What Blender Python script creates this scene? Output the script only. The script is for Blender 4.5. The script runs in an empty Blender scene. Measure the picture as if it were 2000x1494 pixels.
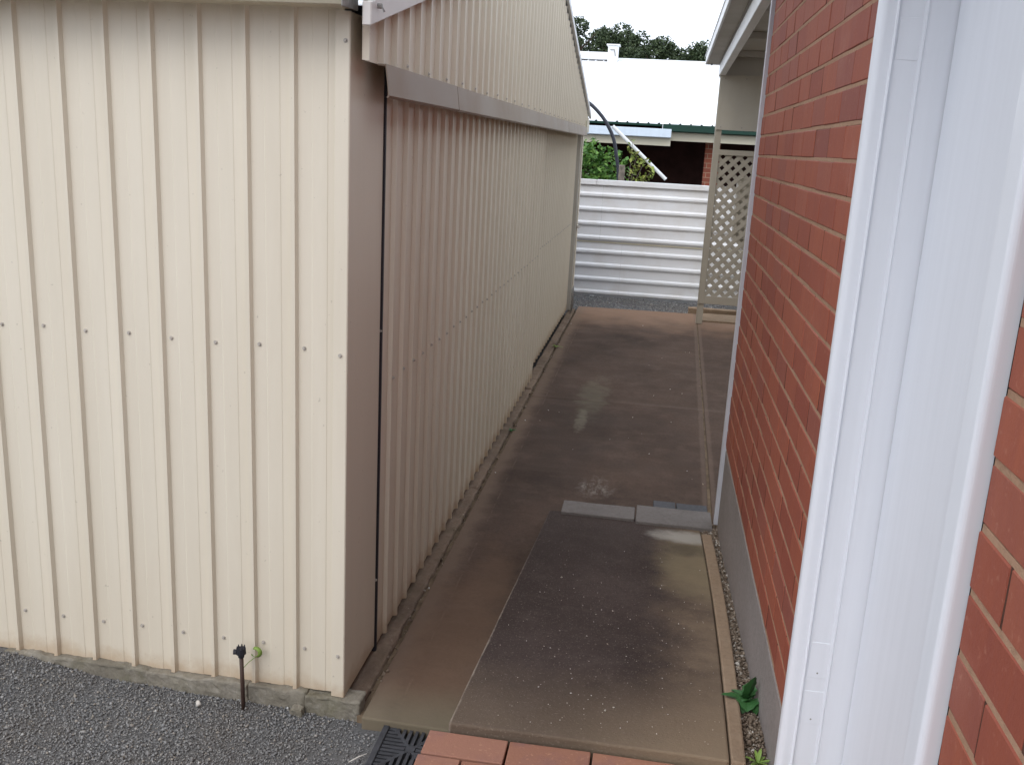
import bpy, bmesh, math, random
import numpy as np
from mathutils import Matrix, Vector, noise

random.seed(7)
rng = np.random.default_rng(11)
S = bpy.context.scene
COL = S.collection

# ------------------------------------------------------------------ camera
cam_d = bpy.data.cameras.new('camera')
cam = bpy.data.objects.new('camera', cam_d)
COL.objects.link(cam)
cam_d.sensor_width = 36.0
cam_d.lens = 33.37
cam_d.clip_start = 0.02
cam_d.clip_end = 2000
RR = [[0.98704849, 0.08700697, -0.13477781],
      [0.15176115, -0.23411617, 0.96029067],
      [0.05199831, -0.96830750, -0.24428829]]
cam.matrix_world = Matrix(((RR[0][0], -RR[0][1], -RR[0][2], 0.0),
                           (RR[1][0], -RR[1][1], -RR[1][2], 0.0),
                           (RR[2][0], -RR[2][1], -RR[2][2], 1.9),
                           (0, 0, 0, 1)))
S.camera = cam

# ------------------------------------------------------------------ world, sun, exposure
SUN_EL, SUN_AZ = math.radians(46), math.radians(203)
W = bpy.data.worlds.new('World'); S.world = W; W.use_nodes = True
nt = W.node_tree
for n in list(nt.nodes): nt.nodes.remove(n)
wo = nt.nodes.new('ShaderNodeOutputWorld'); bg = nt.nodes.new('ShaderNodeBackground')
sky = nt.nodes.new('ShaderNodeTexSky'); sky.sky_type = 'NISHITA'; sky.sun_disc = False
sky.sun_elevation = SUN_EL; sky.sun_rotation = SUN_AZ; sky.dust_density = 4.0
mx = nt.nodes.new('ShaderNodeMixRGB'); mx.inputs[0].default_value = 0.86      # closed cloud cover
mx.inputs[2].default_value = (8.9, 9.6, 10.75, 1)
nt.links.new(sky.outputs[0], mx.inputs[1]); nt.links.new(mx.outputs[0], bg.inputs[0])
bg.inputs[1].default_value = 0.148
nt.links.new(bg.outputs[0], wo.inputs[0])

sl = bpy.data.lights.new('sun', 'SUN'); sl.energy = 0.85; sl.angle = math.radians(35); sl.color = (1, 1, 1)
sun = bpy.data.objects.new('sun', sl); COL.objects.link(sun)
sd = Vector((math.sin(SUN_AZ) * math.cos(SUN_EL), math.cos(SUN_AZ) * math.cos(SUN_EL), math.sin(SUN_EL)))
sun.rotation_euler = sd.to_track_quat('Z', 'Y').to_euler()
S.view_settings.view_transform = 'Standard'; S.view_settings.look = 'None'
S.view_settings.exposure = 0.28; S.view_settings.gamma = 1.0
S.view_settings.use_curve_mapping = False
S.cycles.max_bounces = 6; S.cycles.diffuse_bounces = 4; S.cycles.glossy_bounces = 2
S.cycles.transmission_bounces = 1; S.cycles.transparent_max_bounces = 2
S.cycles.caustics_reflective = False; S.cycles.caustics_refractive = False
S.cycles.use_adaptive_sampling = True; S.cycles.adaptive_threshold = 0.02

# ------------------------------------------------------------------ material helpers
class NT:
    def __init__(self, name, rough=.6, spec=.4, metallic=0):
        self.m = bpy.data.materials.new(name); self.m.use_nodes = True
        self.t = self.m.node_tree; self.b = self.t.nodes['Principled BSDF']
        self.b.inputs['Roughness'].default_value = rough
        self.b.inputs['Specular IOR Level'].default_value = spec
        self.b.inputs['Metallic'].default_value = metallic
        self.tc = self.t.nodes.new('ShaderNodeTexCoord')
        self.geo = self.t.nodes.new('ShaderNodeNewGeometry')
    def n(self, kind, **kw):
        x = self.t.nodes.new(kind)
        for k, v in kw.items(): setattr(x, k, v)
        return x
    def l(self, a, b): self.t.links.new(a, b)
    def pos(self, scale=(1, 1, 1)):
        mp = self.n('ShaderNodeMapping'); mp.inputs['Scale'].default_value = scale
        self.l(self.geo.outputs['Position'], mp.inputs[0]); return mp.outputs[0]
    def noise(self, s, detail=4, rough=.6, vec=None, dist=0):
        detail = min(detail, 6)
        x = self.n('ShaderNodeTexNoise'); x.inputs['Scale'].default_value = s
        x.inputs['Detail'].default_value = detail; x.inputs['Roughness'].default_value = rough
        x.inputs['Distortion'].default_value = dist
        self.l(vec if vec is not None else self.pos(), x.inputs['Vector']); return x.outputs['Fac']
    def ramp(self, fac, stops, interp='LINEAR'):
        x = self.n('ShaderNodeValToRGB'); cr = x.color_ramp; cr.interpolation = interp
        while len(cr.elements) < len(stops): cr.elements.new(.5)
        for e, (p, c) in zip(cr.elements, stops):
            e.position = p; e.color = (c[0], c[1], c[2], 1) if not isinstance(c, (int, float)) else (c, c, c, 1)
        self.l(fac, x.inputs[0]); return x.outputs[0]
    def mix(self, fac, a, b, mode='MIX'):
        x = self.n('ShaderNodeMixRGB', blend_type=mode)
        for i, v in ((0, fac), (1, a), (2, b)):
            if isinstance(v, (int, float)): x.inputs[i].default_value = v if i == 0 else (v, v, v, 1)
            elif isinstance(v, (tuple, list)): x.inputs[i].default_value = (v[0], v[1], v[2], 1)
            else: self.l(v, x.inputs[i])
        return x.outputs[0]
    def math(self, op, a, b=None, c=None):
        x = self.n('ShaderNodeMath', operation=op)
        for i, v in enumerate((a, b, c)):
            if v is None: continue
            if isinstance(v, (int, float)): x.inputs[i].default_value = v
            else: self.l(v, x.inputs[i])
        return x.outputs[0]
    def xyz(self):
        x = self.n('ShaderNodeSeparateXYZ'); self.l(self.geo.outputs['Position'], x.inputs[0]); return x.outputs
    def band(self, v, a, b, out0=0., out1=1.):
        x = self.n('ShaderNodeMapRange', interpolation_type='SMOOTHSTEP')
        x.inputs[1].default_value = a; x.inputs[2].default_value = b
        x.inputs[3].default_value = out0; x.inputs[4].default_value = out1
        self.l(v, x.inputs[0]); return x.outputs[0]
    def blob(self, cx, cy, sx, sy, wob=.0, ws=6):
        o = self.xyz()
        a = self.math('DIVIDE', self.math('SUBTRACT', o[0], cx), sx)
        b = self.math('DIVIDE', self.math('SUBTRACT', o[1], cy), sy)
        r = self.math('ADD', self.math('MULTIPLY', a, a), self.math('MULTIPLY', b, b))
        if wob: r = self.math('ADD', r, self.math('MULTIPLY', self.math('SUBTRACT', self.noise(ws, 5), .5), wob))
        return self.band(r, 0, 1, 1, 0)
    def col(self, c):
        if isinstance(c, (tuple, list)): self.b.inputs['Base Color'].default_value = (c[0], c[1], c[2], 1)
        else: self.l(c, self.b.inputs['Base Color'])
        return self
    def rough(self, r): self.l(r, self.b.inputs['Roughness']); return self
    def bump(self, h, strength=.3, dist=.01):
        x = self.n('ShaderNodeBump'); x.inputs['Strength'].default_value = strength; x.inputs['Distance'].default_value = dist
        self.l(h, x.inputs['Height']); self.l(x.outputs[0], self.b.inputs['Normal']); return self

def m_paint(name, c, var=.06, rough=.45, spec=.4, dirt=None, dirt_amt=.25, streak=(14, 14, .8), bump=.05):
    k = NT(name, rough, spec)
    a = k.noise(1.0, 5, .6, k.pos(streak))
    b = k.noise(3.0, 5, .6)
    c2 = tuple(x * (1 - var * 2.2) for x in c)
    col = k.mix(k.ramp(a, [(.35, 0.), (.7, 1.)]), c2, c)
    if dirt:
        f = k.math('MULTIPLY', k.ramp(b, [(.45, 0.), (.75, 1.)]), dirt_amt)
        col = k.mix(f, col, dirt)
    k.col(col)
    k.rough(k.ramp(b, [(.3, rough - .06), (.7, rough + .1)]))
    if bump: k.bump(k.noise(160, 3), bump, .002)
    return k.m

def m_shed():
    k = NT('cream_sheet', .4, .38)
    o = k.xyz()
    base = (.71, .643, .525); dk = (.67, .602, .485)
    n1 = k.noise(1.3, 5, .62, k.pos((9, 9, .7)))
    col = k.mix(k.ramp(n1, [(.35, 0.), (.7, 1.)]), dk, base)
    # tan dust splashed up the bottom of the sheets, with a broken upper edge
    h = k.math('ADD', o[2], k.math('MULTIPLY', k.noise(9, 5, .7), .16))
    col = k.mix(k.band(h, .13, .22, .62, 0), col, (.40, .26, .14))
    col = k.mix(k.band(h, .2, .9, .16, 0), col, (.52, .40, .27))
    n2 = k.noise(55, 2, .5)
    col = k.mix(k.math('MULTIPLY', k.ramp(n2, [(.74, 0.), (.79, 1.)]), .35), col, (.25, .2, .15))
    k.col(col); k.rough(k.ramp(n1, [(.3, .34), (.7, .46)]))
    k.bump(k.noise(2.2, 3, .5), .10, .02)
    return k.m

def m_brick():
    k = NT('red_brick', .7, .3)
    oi = k.n('ShaderNodeObjectInfo'); r = oi.outputs['Random']
    base = k.ramp(r, [(0, (.26, .066, .038)), (.15, (.295, .078, .043)), (.45, (.325, .089, .047)), (.75, (.345, .098, .051)), (.92, (.31, .094, .056)), (1, (.25, .077, .054))])
    vt = k.noise(2.0, 6, .65, k.pos((10, 18, 3)))
    col = k.mix(k.ramp(vt, [(.3, .0), (.75, .45)]), base, (.20, .055, .045))
    sp = k.noise(70, 3, .6)
    col = k.mix(k.math('MULTIPLY', k.ramp(sp, [(.62, 0.), (.72, 1.)]), .35), col, (.44, .20, .13))
    bl = k.noise(3.3, 3)
    col = k.mix(k.math('MULTIPLY', k.ramp(bl, [(.6, 0.), (.8, 1.)]), .3), col, (.42, .2, .15))
    k.col(col); k.bump(k.noise(105, 4, .75), .35, .004)
    return k.m

def m_paver():
    k = NT('clay_paver', .85, .25)
    oi = k.n('ShaderNodeObjectInfo'); r = oi.outputs['Random']
    base = k.ramp(r, [(0, (.26, .12, .080)), (.5, (.325, .155, .097)), (1, (.285, .14, .10))])
    bl = k.noise(7, 5, .6)
    col = k.mix(k.ramp(bl, [(.5, 0.), (.72, .75)]), base, (.20, .105, .10))
    sp = k.noise(90, 3, .6)
    col = k.mix(k.math('MULTIPLY', k.ramp(sp, [(.6, 0.), (.72, 1.)]), .5), col, (.50, .27, .17))
    k.col(col); k.bump(k.noise(132, 4, .75), .5, .004)
    return k.m

def concrete_base(k, dark, mid, light, sc=1.0):
    a = k.noise(1.1 * sc, 7, .62, k.pos((1.3, .8, 1)))
    b = k.noise(5.5 * sc, 7, .7)
    c = k.noise(60, 3, .6)
    col = k.mix(k.ramp(a, [(.32, 0.), (.68, 1.)]), dark, mid)
    col = k.mix(k.math('MULTIPLY', k.ramp(b, [(.5, 0.), (.8, 1.)]), .55), col, light)
    col = k.mix(k.math('MULTIPLY', k.ramp(c, [(.35, 1.), (.55, 0.)]), .22), col, tuple(x * .5 for x in dark))
    return col

def m_path():
    k = NT('stained_concrete_path', .9, .18)
    o = k.xyz()
    col = concrete_base(k, (.060, .040, .030), (.112, .074, .055), (.165, .112, .084))
    wob = k.math('MULTIPLY', k.math('SUBTRACT', k.noise(2.5, 5), .5), 1.6)
    yy = k.math('ADD', o[1], wob)
    col = k.mix(k.band(yy, 9.6, 11.3, 0, .7), col, (.33, .205, .135))
    xw = k.math('ADD', o[0], k.math('MULTIPLY', k.math('SUBTRACT', k.noise(7, 5), .5), .12))
    col = k.mix(k.band(xw, -.80, -.70, .55, 0), col, (.22, .155, .11))
    # trowelled margin and long scratches
    lin = k.math('ABSOLUTE', k.math('ADD', k.math('SUBTRACT', o[0], -.715), k.math('MULTIPLY', k.math('SUBTRACT', k.noise(3, 3), .5), .02)))
    m = k.math('MULTIPLY', k.band(lin, .002, .006, 1, 0), k.ramp(k.noise(6, 6, .75), [(.48, 0.), (.7, .45)]))
    col = k.mix(m, col, (.24, .18, .135))
    jd = k.math('SUBTRACT', o[0], k.math('ADD', .419 - 4.62 * .0233, k.math('MULTIPLY', o[1], .0233)))
    jd = k.math('ABSOLUTE', k.math('ADD', jd, k.math('MULTIPLY', k.math('SUBTRACT', k.noise(9, 5, .7), .5), .02)))
    col = k.mix(k.band(jd, .030, .046, .38, 0), col, (.185, .132, .10))
    jc = k.math('ABSOLUTE', k.math('SUBTRACT', k.math('ADD', o[1], k.math('MULTIPLY', k.math('SUBTRACT', k.noise(8, 5, .7), .5), .05)), 7.04))
    col = k.mix(k.math('MULTIPLY', k.band(jc, .02, .06, .2, 0), k.band(o[0], -.5, .1, .2, 1)), col, (.20, .15, .12))
    # dark drift along the middle, pale green lichen patch, worn spot
    col = k.mix(k.math('MULTIPLY', k.blob(-.45, 6.1, .34, 1.5, 1.4, 5), .4), col, (.050, .036, .029))
    col = k.mix(k.math('MULTIPLY', k.blob(-.36, 7.15, .15, .8, 2.6, 11), .22), col, (.27, .25, .17))
    col = k.mix(k.math('MULTIPLY', k.blob(-.40, 6.45, .05, .35, 2.6, 18), .22), col, (.36, .33, .24))
    sc = k.noise(30, 4, .7, k.pos((1, .35, 1)))
    col = k.mix(k.math('MULTIPLY', k.blob(-.205, 5.12, .13, .22, 1.6, 14), k.ramp(sc, [(.45, 0.), (.68, .6)])), col, (.32, .28, .24))
    st = k.noise(2.2, 6, .7, k.pos((.5, 6, 1)))
    col = k.mix(k.math('MULTIPLY', k.ramp(st, [(.5, 0.), (.8, 1.)]), .12), col, (.22, .155, .115))
    col = k.mix(k.math('MULTIPLY', k.blob(-.62, 3.3, .22, 1.1, 1.6, 5), .5), col, (.17, .105, .066))
    col = k.mix(k.math('MULTIPLY', k.band(k.math('ADD', o[1], k.math('MULTIPLY', wob, .12)), 2.68, 2.95, 1, 0), .6), col, (.17, .15, .10))
    k.col(col); k.rough(k.ramp(k.noise(3, 4), [(.3, .82), (.7, .95)]))
    k.bump(k.noise(63, 4, .75), .35, .004)
    return k.m

def m_ramp():
    k = NT('dark_ramp_concrete', .92, .15)
    o = k.xyz()
    col = concrete_base(k, (.046, .033, .028), (.072, .053, .046), (.10, .077, .066), 1.6)
    sp = k.noise(150, 2, .5)
    col = k.mix(k.math('MULTIPLY', k.ramp(sp, [(.62, 0.), (.70, 1.)]), .35), col, (.27, .23, .2))
    wob = k.math('MULTIPLY', k.math('SUBTRACT', k.noise(5, 6, .74), .5), .48)
    xw = k.math('ADD', o[0], wob)
    col = k.mix(k.band(xw, .05, .52, 0, .85), col, (.28, .205, .135))
    yw = k.math('ADD', o[1], k.math('MULTIPLY', wob, .8))
    col = k.mix(k.math('MULTIPLY', k.band(yw, 2.2, 2.85, .9, 0), k.band(xw, -.25, .35, .35, 1)), col, (.27, .20, .13))
    col = k.mix(k.math('MULTIPLY', k.blob(.30, 3.9, .22, .5, 1.5, 6), .6), col, (.25, .20, .12))
    col = k.mix(k.math('MULTIPLY', k.blob(.28, 4.33, .22, .13, 1.2, 14), .85), col, (.40, .37, .32))
    col = k.mix(k.math('MULTIPLY', k.blob(.28, 4.12, .15, .12, 1.4, 14), .5), col, (.07, .06, .04))
    e = k.math('SUBTRACT', o[0], k.math('ADD', -.450, k.math('MULTIPLY', k.math('SUBTRACT', o[1], 2.3), .018)))
    e = k.math('ADD', e, k.math('MULTIPLY', k.math('SUBTRACT', k.noise(12, 4), .5), .012))
    col = k.mix(k.math('MULTIPLY', k.band(e, .003, .009, 1, 0), k.math('MULTIPLY', k.band(o[1], 3.0, 4.2, .8, .25), k.ramp(k.noise(16, 5, .75), [(.35, .15), (.6, 1.)]))), col, (.29, .24, .19))
    k.col(col)
    k.bump(k.noise(100, 4, .75), .55, .005)
    return k.m

def m_conc(name, dark, mid, light, moss=0):
    k = NT(name, .9, .2)
    col = concrete_base(k, dark, mid, light, 3)
    if moss: col = k.mix(k.math('MULTIPLY', k.ramp(k.noise(9, 5), [(.5, 0.), (.7, 1.)]), moss), col, (.09, .085, .04))
    k.col(col); k.bump(k.noise(100, 4, .75), .6, .006); return k.m

def m_gravel(name, stops, islands=True, rough=.85):
    k = NT(name, rough, .3)
    r = k.geo.outputs['Random Per Island'] if islands else k.noise(140, 3, .7)
    col = k.ramp(r, stops)
    col = k.mix(k.ramp(k.noise(1.7, 4), [(.4, 0.), (.7, .35)]), col, (.17, .135, .10), 'MIX')
    k.col(col); k.bump(k.noise(300, 3), .4, .003); return k.m

def m_leaf(name, stops):
    k = NT(name, .55, .35)
    col = k.ramp(k.geo.outputs['Random Per Island'], stops)
    k.col(col)
    k.b.inputs['Transmission Weight'].default_value = 0
    return k.m

def m_plain(name, c, rough=.6, spec=.4, var=.15, sc=20, bump=.1):
    k = NT(name, rough, spec)
    k.col(k.mix(k.ramp(k.noise(sc, 5, .6), [(.35, 0.), (.7, 1.)]), tuple(x * (1 - var) for x in c), tuple(min(1, x * (1 + var)) for x in c)))
    k.bump(k.noise(sc * 6, 3), bump, .003); return k.m

GSTOPS = [(0, (.15, .149, .149)), (.35, (.21, .208, .206)), (.65, (.262, .258, .254)), (.84, (.30, .293, .283)), (.92, (.32, .28, .235)), (.985, (.38, .37, .355)), (1, (.55, .54, .52))]
GDARK = [(.3, (.06, .06, .062)), (.7, (.15, .148, .146))]
M = dict(
    shed=m_shed(), brick=m_brick(), paver=m_paver(), path=m_path(), ramp=m_ramp(),
    white=m_paint('white_gloss_paint', (.76, .775, .81), .025, .34, .5, None, 0, (30, 30, 1.2), .04),
    whitemetal=m_paint('white_metal', (.78, .79, .80), .03, .4, .5, (.55, .5, .42), .25, (2, 2, 8)),
    fence=m_paint('white_fence_sheet', (.90, .90, .91), .03, .34, .5, (.62, .54, .45), .35, (.7, .7, 9)),
    roof=m_paint('white_roof_sheet', (.82, .83, .84), .02, .45, .4, (.7, .68, .64), .2, (1, 1, 1)),
    barge=m_paint('pale_barge_paint', (.70, .66, .62), .04, .4, .45, (.45, .35, .28), .3, (5, 5, 1)),
    cream=m_paint('cream_board_paint', (.41, .372, .305), .04, .5, .35, (.34, .29, .2), .3, (4, 4, 1)),
    cream_light=m_paint('light_cream_paint', (.62, .57, .44), .04, .5, .35, (.4, .35, .25), .25, (3, 3, 3)),
    lattice=m_paint('beige_lattice_paint', (.36, .32, .255), .04, .5, .3, (.26, .22, .16), .3, (4, 4, 1)),
    soffit=m_paint('grey_soffit_paint', (.46, .43, .38), .06, .6, .3, (.3, .26, .2), .35, (2, 2, 2)),
    trim=m_paint('grey_post_paint', (.56, .56, .60), .05, .45, .4, (.35, .31, .27), .3, (20, 20, 1)),
    mortar=m_conc('tan_mortar', (.33, .195, .12), (.41, .255, .165), (.46, .30, .20)),
    perp=m_conc('perp_joint_shade', (.06, .026, .018), (.10, .045, .030), (.16, .08, .05)),  # dark tone painted for the shade in open vertical joints
    plinth=m_conc('grey_brown_plinth', (.25, .215, .195), (.30, .26, .238), (.34, .30, .275)),
    kerb=m_conc('kerb_concrete', (.14, .10, .072), (.24, .17, .12), (.32, .25, .19), .25),
    footing=m_conc('pale_footing_concrete', (.17, .15, .115), (.28, .25, .20), (.42, .39, .34), .5),
    rim=m_conc('tan_rim_concrete', (.26, .18, .115), (.34, .245, .165), (.40, .31, .22)),
    block=m_conc('grey_block_concrete', (.16, .142, .130), (.19, .17, .156), (.23, .208, .192)),
    block_dark=m_conc('dark_block_concrete', (.085, .085, .09), (.11, .11, .118), (.14, .14, .15)),
    gravel=m_gravel('blue_grey_gravel', GSTOPS),
    gravel_bed=m_gravel('gravel_bed', GDARK, False),
    pebble=m_gravel('tan_pebbles', [(0, (.12, .085, .06)), (.5, (.22, .165, .12)), (.85, (.32, .255, .19)), (1, (.62, .58, .52))]),
    grit=m_gravel('pale_grit', [(0, (.35, .28, .2)), (.5, (.6, .55, .48)), (1, (.82, .8, .76))]),
    soil=m_plain('dirt', (.16, .115, .075), .95, .15, .35, 8, .6),
    black=m_plain('black_rubber', (.018, .018, .024), .55, .4),
    pipe=m_plain('black_poly_pipe', (.028, .03, .042), .42, .5),
    plastic=m_plain('black_drain_plastic', (.045, .045, .05), .55, .4, .3, 30),
    void=m_plain('dark_void', (.006, .006, .007), .95, .1),
    rust=m_plain('brown_riser', (.055, .03, .022), .6, .4),
    steel=m_plain('zinc_screw', (.45, .41, .36), .4, .5, .2, 60),
    rod=m_plain('grey_steel_rod', (.25, .24, .22), .45, .5, .3, 60),
    green_gutter=m_plain('green_gutter_paint', (.005, .032, .021), .6, .25),
    blue_gutter=m_paint('pale_blue_gutter', (.60, .68, .76), .03, .35, .5),
    timber=m_plain('grey_weathered_timber', (.20, .17, .14), .9, .2, .4, 15, .5),
    bark=m_plain('pine_bark', (.08, .06, .045), .95, .1, .4, 5),
    shaded_wall=m_plain('shaded_wall_tone', (.05, .022, .018), .9, .2, .3, 4),  # verandah and corner shade put into the colour
    leaf_pine=m_leaf('pine_foliage', [(0, (.028, .045, .020)), (.5, (.052, .078, .032)), (.85, (.075, .105, .043)), (1, (.105, .13, .06))]),
    leaf_shrub=m_leaf('bright_shrub_leaves', [(0, (.05, .13, .025)), (.5, (.10, .22, .04)), (1, (.20, .34, .07))]),
    leaf_vine=m_leaf('yellow_vine_leaves', [(0, (.14, .20, .04)), (.6, (.26, .30, .06)), (1, (.34, .33, .10))]),
    leaf_weed=m_leaf('dark_weed_leaves', [(0, (.022, .075, .022)), (.6, (.035, .115, .03)), (1, (.06, .15, .045))]),
    leaf_grass=m_leaf('young_grass', [(0, (.12, .22, .03)), (.6, (.2, .3, .06)), (1, (.3, .36, .12))]),
)
def m_far_brick():
    k = NT('far_red_brick', .9, .2)
    bt = k.n('ShaderNodeTexBrick'); k.l(k.pos(), bt.inputs['Vector'])
    mp = bt.inputs['Vector'].links[0].from_node; mp.inputs['Rotation'].default_value = (math.radians(90), 0, 0)
    bt.inputs['Scale'].default_value = 1; bt.inputs['Brick Width'].default_value = .24; bt.inputs['Row Height'].default_value = .086
    bt.inputs['Mortar Size'].default_value = .006
    bt.inputs['Color1'].default_value = (.33, .10, .06, 1); bt.inputs['Color2'].default_value = (.24, .075, .05, 1); bt.inputs['Mortar'].default_value = (.36, .25, .17, 1)
    k.col(bt.outputs[0]); return k.m
M['far_brick'] = m_far_brick()

# ------------------------------------------------------------------ mesh helpers
def link(o, parent=None, **tags):
    COL.objects.link(o)
    if parent is not None: o.parent = parent
    for a, v in tags.items(): o[a] = v
    return o
def mesh(name, verts, faces, mat, smooth=False):
    me = bpy.data.meshes.new(name); me.from_pydata(verts, [], faces); me.update()
    if mat: me.materials.append(M[mat])
    if smooth:
        for p in me.polygons: p.use_smooth = True
    return me
def obj(name, me, parent=None, **tags): return link(bpy.data.objects.new(name, me), parent, **tags)
def thing(name, loc, label, cat, group=None):
    o = bpy.data.objects.new(name, None); COL.objects.link(o); o.location = loc; o.empty_display_size = .1
    o['label'] = label; o['category'] = cat
    if group: o['group'] = group
    return o
def put(o, parent):
    """parent o (built in world coordinates) to a thing without moving it"""
    o.parent = parent
    p = parent; off = Vector((0, 0, 0))
    while p is not None: off += p.location; p = p.parent
    o.location = Vector(o.location) - off
    return o
class B:
    def __init__(self): self.v = []; self.f = []
    def add(self, v, f):
        k = len(self.v); self.v += [tuple(x) for x in v]; self.f += [tuple(i + k for i in q) for q in f]; return self
    def box(self, x0, x1, y0, y1, z0, z1):
        return self.add([(x0, y0, z0), (x1, y0, z0), (x1, y1, z0), (x0, y1, z0), (x0, y0, z1), (x1, y0, z1), (x1, y1, z1), (x0, y1, z1)],
                        [(0, 3, 2, 1), (4, 5, 6, 7), (0, 1, 5, 4), (1, 2, 6, 5), (2, 3, 7, 6), (3, 0, 4, 7)])
    def hexa(self, lo, hi):      # 4 lower points, 4 upper points, counter-clockwise
        return self.add(list(lo) + list(hi), [(0, 3, 2, 1), (4, 5, 6, 7), (0, 1, 5, 4), (1, 2, 6, 5), (2, 3, 7, 6), (3, 0, 4, 7)])
    def prism_z(self, poly, z0, z1):
        n = len(poly)
        v = [(x, y, z0) for x, y in poly] + [(x, y, z1) for x, y in poly]
        f = [tuple(range(n - 1, -1, -1)), tuple(range(n, 2 * n))] + [(i, (i + 1) % n, n + (i + 1) % n, n + i) for i in range(n)]
        return self.add(v, f)
    def prism_y(self, poly, y0, y1):   # poly in (x, z)
        n = len(poly)
        v = [(x, y0, z) for x, z in poly] + [(x, y1, z) for x, z in poly]
        f = [tuple(range(n)), tuple(range(2 * n - 1, n - 1, -1))] + [(i, n + i, n + (i + 1) % n, (i + 1) % n) for i in range(n)]
        return self.add(v, f)
    def prism_x(self, poly, x0, x1):   # poly in (y, z)
        n = len(poly)
        v = [(x0, y, z) for y, z in poly] + [(x1, y, z) for y, z in poly]
        f = [tuple(range(n - 1, -1, -1)), tuple(range(n, 2 * n))] + [(i, (i + 1) % n, n + (i + 1) % n, n + i) for i in range(n)]
        return self.add(v, f)
    def tube(self, pts, rad, n=8, caps=True):
        pts = [Vector(p) for p in pts]; m = len(pts)
        rads = rad if isinstance(rad, (list, tuple)) else [rad] * m
        v = []; up = None
        for i, p in enumerate(pts):
            d = (pts[min(i + 1, m - 1)] - pts[max(i - 1, 0)]).normalized()
            a = d.orthogonal().normalized() if up is None else (up - d * up.dot(d)).normalized()
            up = a; b = d.cross(a)
            for k in range(n):
                t = 2 * math.pi * k / n; v.append(p + (a * math.cos(t) + b * math.sin(t)) * rads[i])
        f = [(i * n + k, i * n + (k + 1) % n, (i + 1) * n + (k + 1) % n, (i + 1) * n + k) for i in range(m - 1) for k in range(n)]
        if caps: f += [tuple(range(n - 1, -1, -1)), tuple(range((m - 1) * n, m * n))]
        return self.add(v, f)
    def build(self, name, mat, parent=None, bevel=0, seg=2, smooth=False, **tags):
        me = mesh(name, self.v, self.f, mat, smooth)
        if bevel or True:
            bm = bmesh.new(); bm.from_mesh(me)
            bmesh.ops.recalc_face_normals(bm, faces=bm.faces)
            if bevel: bmesh.ops.bevel(bm, geom=list(bm.edges), offset=bevel, segments=seg, affect='EDGES', profile=.5)
            bm.to_mesh(me); bm.free()
        o = obj(name, me, None, **tags)
        if parent is not None: put(o, parent)
        return o
def rough_block(name, mat, parent, x0, x1, y0, y1, z0, z1, amp=.008, cell=.025, freq=14, bevel=.008, taper=0, seed=0, **tags):
    """a broken-edged concrete piece: bevelled box, subdivided and pushed about by noise"""
    bm = bmesh.new(); bmesh.ops.create_cube(bm, size=1)
    for v in bm.verts:
        v.co = Vector((x0 + (v.co.x + .5) * (x1 - x0), y0 + (v.co.y + .5) * (y1 - y0), z0 + (v.co.z + .5) * (z1 - z0)))
    bmesh.ops.bevel(bm, geom=list(bm.edges), offset=bevel, segments=2, affect='EDGES', profile=.5)
    for ax in range(3):
        lo, hi = ((x0, x1), (y0, y1), (z0, z1))[ax]; k = int((hi - lo) / cell)
        for i in range(1, min(k, 420)):
            nrm = Vector((0, 0, 0)); nrm[ax] = 1; co = Vector((0, 0, 0)); co[ax] = lo + (hi - lo) * i / k
            bmesh.ops.bisect_plane(bm, geom=list(bm.verts) + list(bm.edges) + list(bm.faces), plane_co=co, plane_no=nrm)
    so = Vector((seed * 3.7, seed * 1.3, seed * 7.1))
    for v in bm.verts:
        d = noise.noise_vector(v.co * freq + so) * amp + noise.noise_vector(v.co * freq * 3.1 + so) * amp * .45
        v.co += d
    bmesh.ops.triangulate(bm, faces=[f for f in bm.faces if len(f.verts) > 4])
    me = bpy.data.meshes.new(name); bm.to_mesh(me); bm.free(); me.materials.append(M[mat])
    o = obj(name, me, None, **tags)
    if parent is not None: put(o, parent)
    return o

OCT = np.array([[1, 0, 0], [-1, 0, 0], [0, 1, 0], [0, -1, 0], [0, 0, 1], [0, 0, -1], ], float)
OF = np.array([[0, 2, 4], [2, 1, 4], [1, 3, 4], [3, 0, 4], [2, 0, 5], [1, 2, 5], [3, 1, 5], [0, 3, 5]])
def stones(name, mat, P, R_, **tags):
    n = len(P)
    v = OCT[None] * (R_[:, None, None] * rng.uniform(.55, 1.25, (n, 1, 3))) 
    v = v + rng.normal(0, .22, (n, 6, 3)) * R_[:, None, None]
    a = rng.uniform(0, 2 * np.pi, n); c, s = np.cos(a)[:, None], np.sin(a)[:, None]
    tl = rng.normal(0, .5, n); ct, st = np.cos(tl)[:, None], np.sin(tl)[:, None]
    x, y, z = v[..., 0], v[..., 1], v[..., 2] * .8
    y, z = y * ct - z * st, y * st + z * ct
    v = np.stack([x * c - y * s, x * s + y * c, z], -1) + P[:, None]
    f = (OF[None] + (np.arange(n) * 6)[:, None, None]).reshape(-1, 3)
    me = bpy.data.meshes.new(name)
    me.vertices.add(n * 6); me.vertices.foreach_set('co', v.reshape(-1))
    me.loops.add(f.size); me.loops.foreach_set('vertex_index', f.reshape(-1).astype(np.int32))
    me.polygons.add(len(f)); me.polygons.foreach_set('loop_start', np.arange(0, f.size, 3, dtype=np.int32))
    me.update(); me.validate(); me.materials.append(M[mat])
    return obj(name, me, None, **tags)

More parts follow.
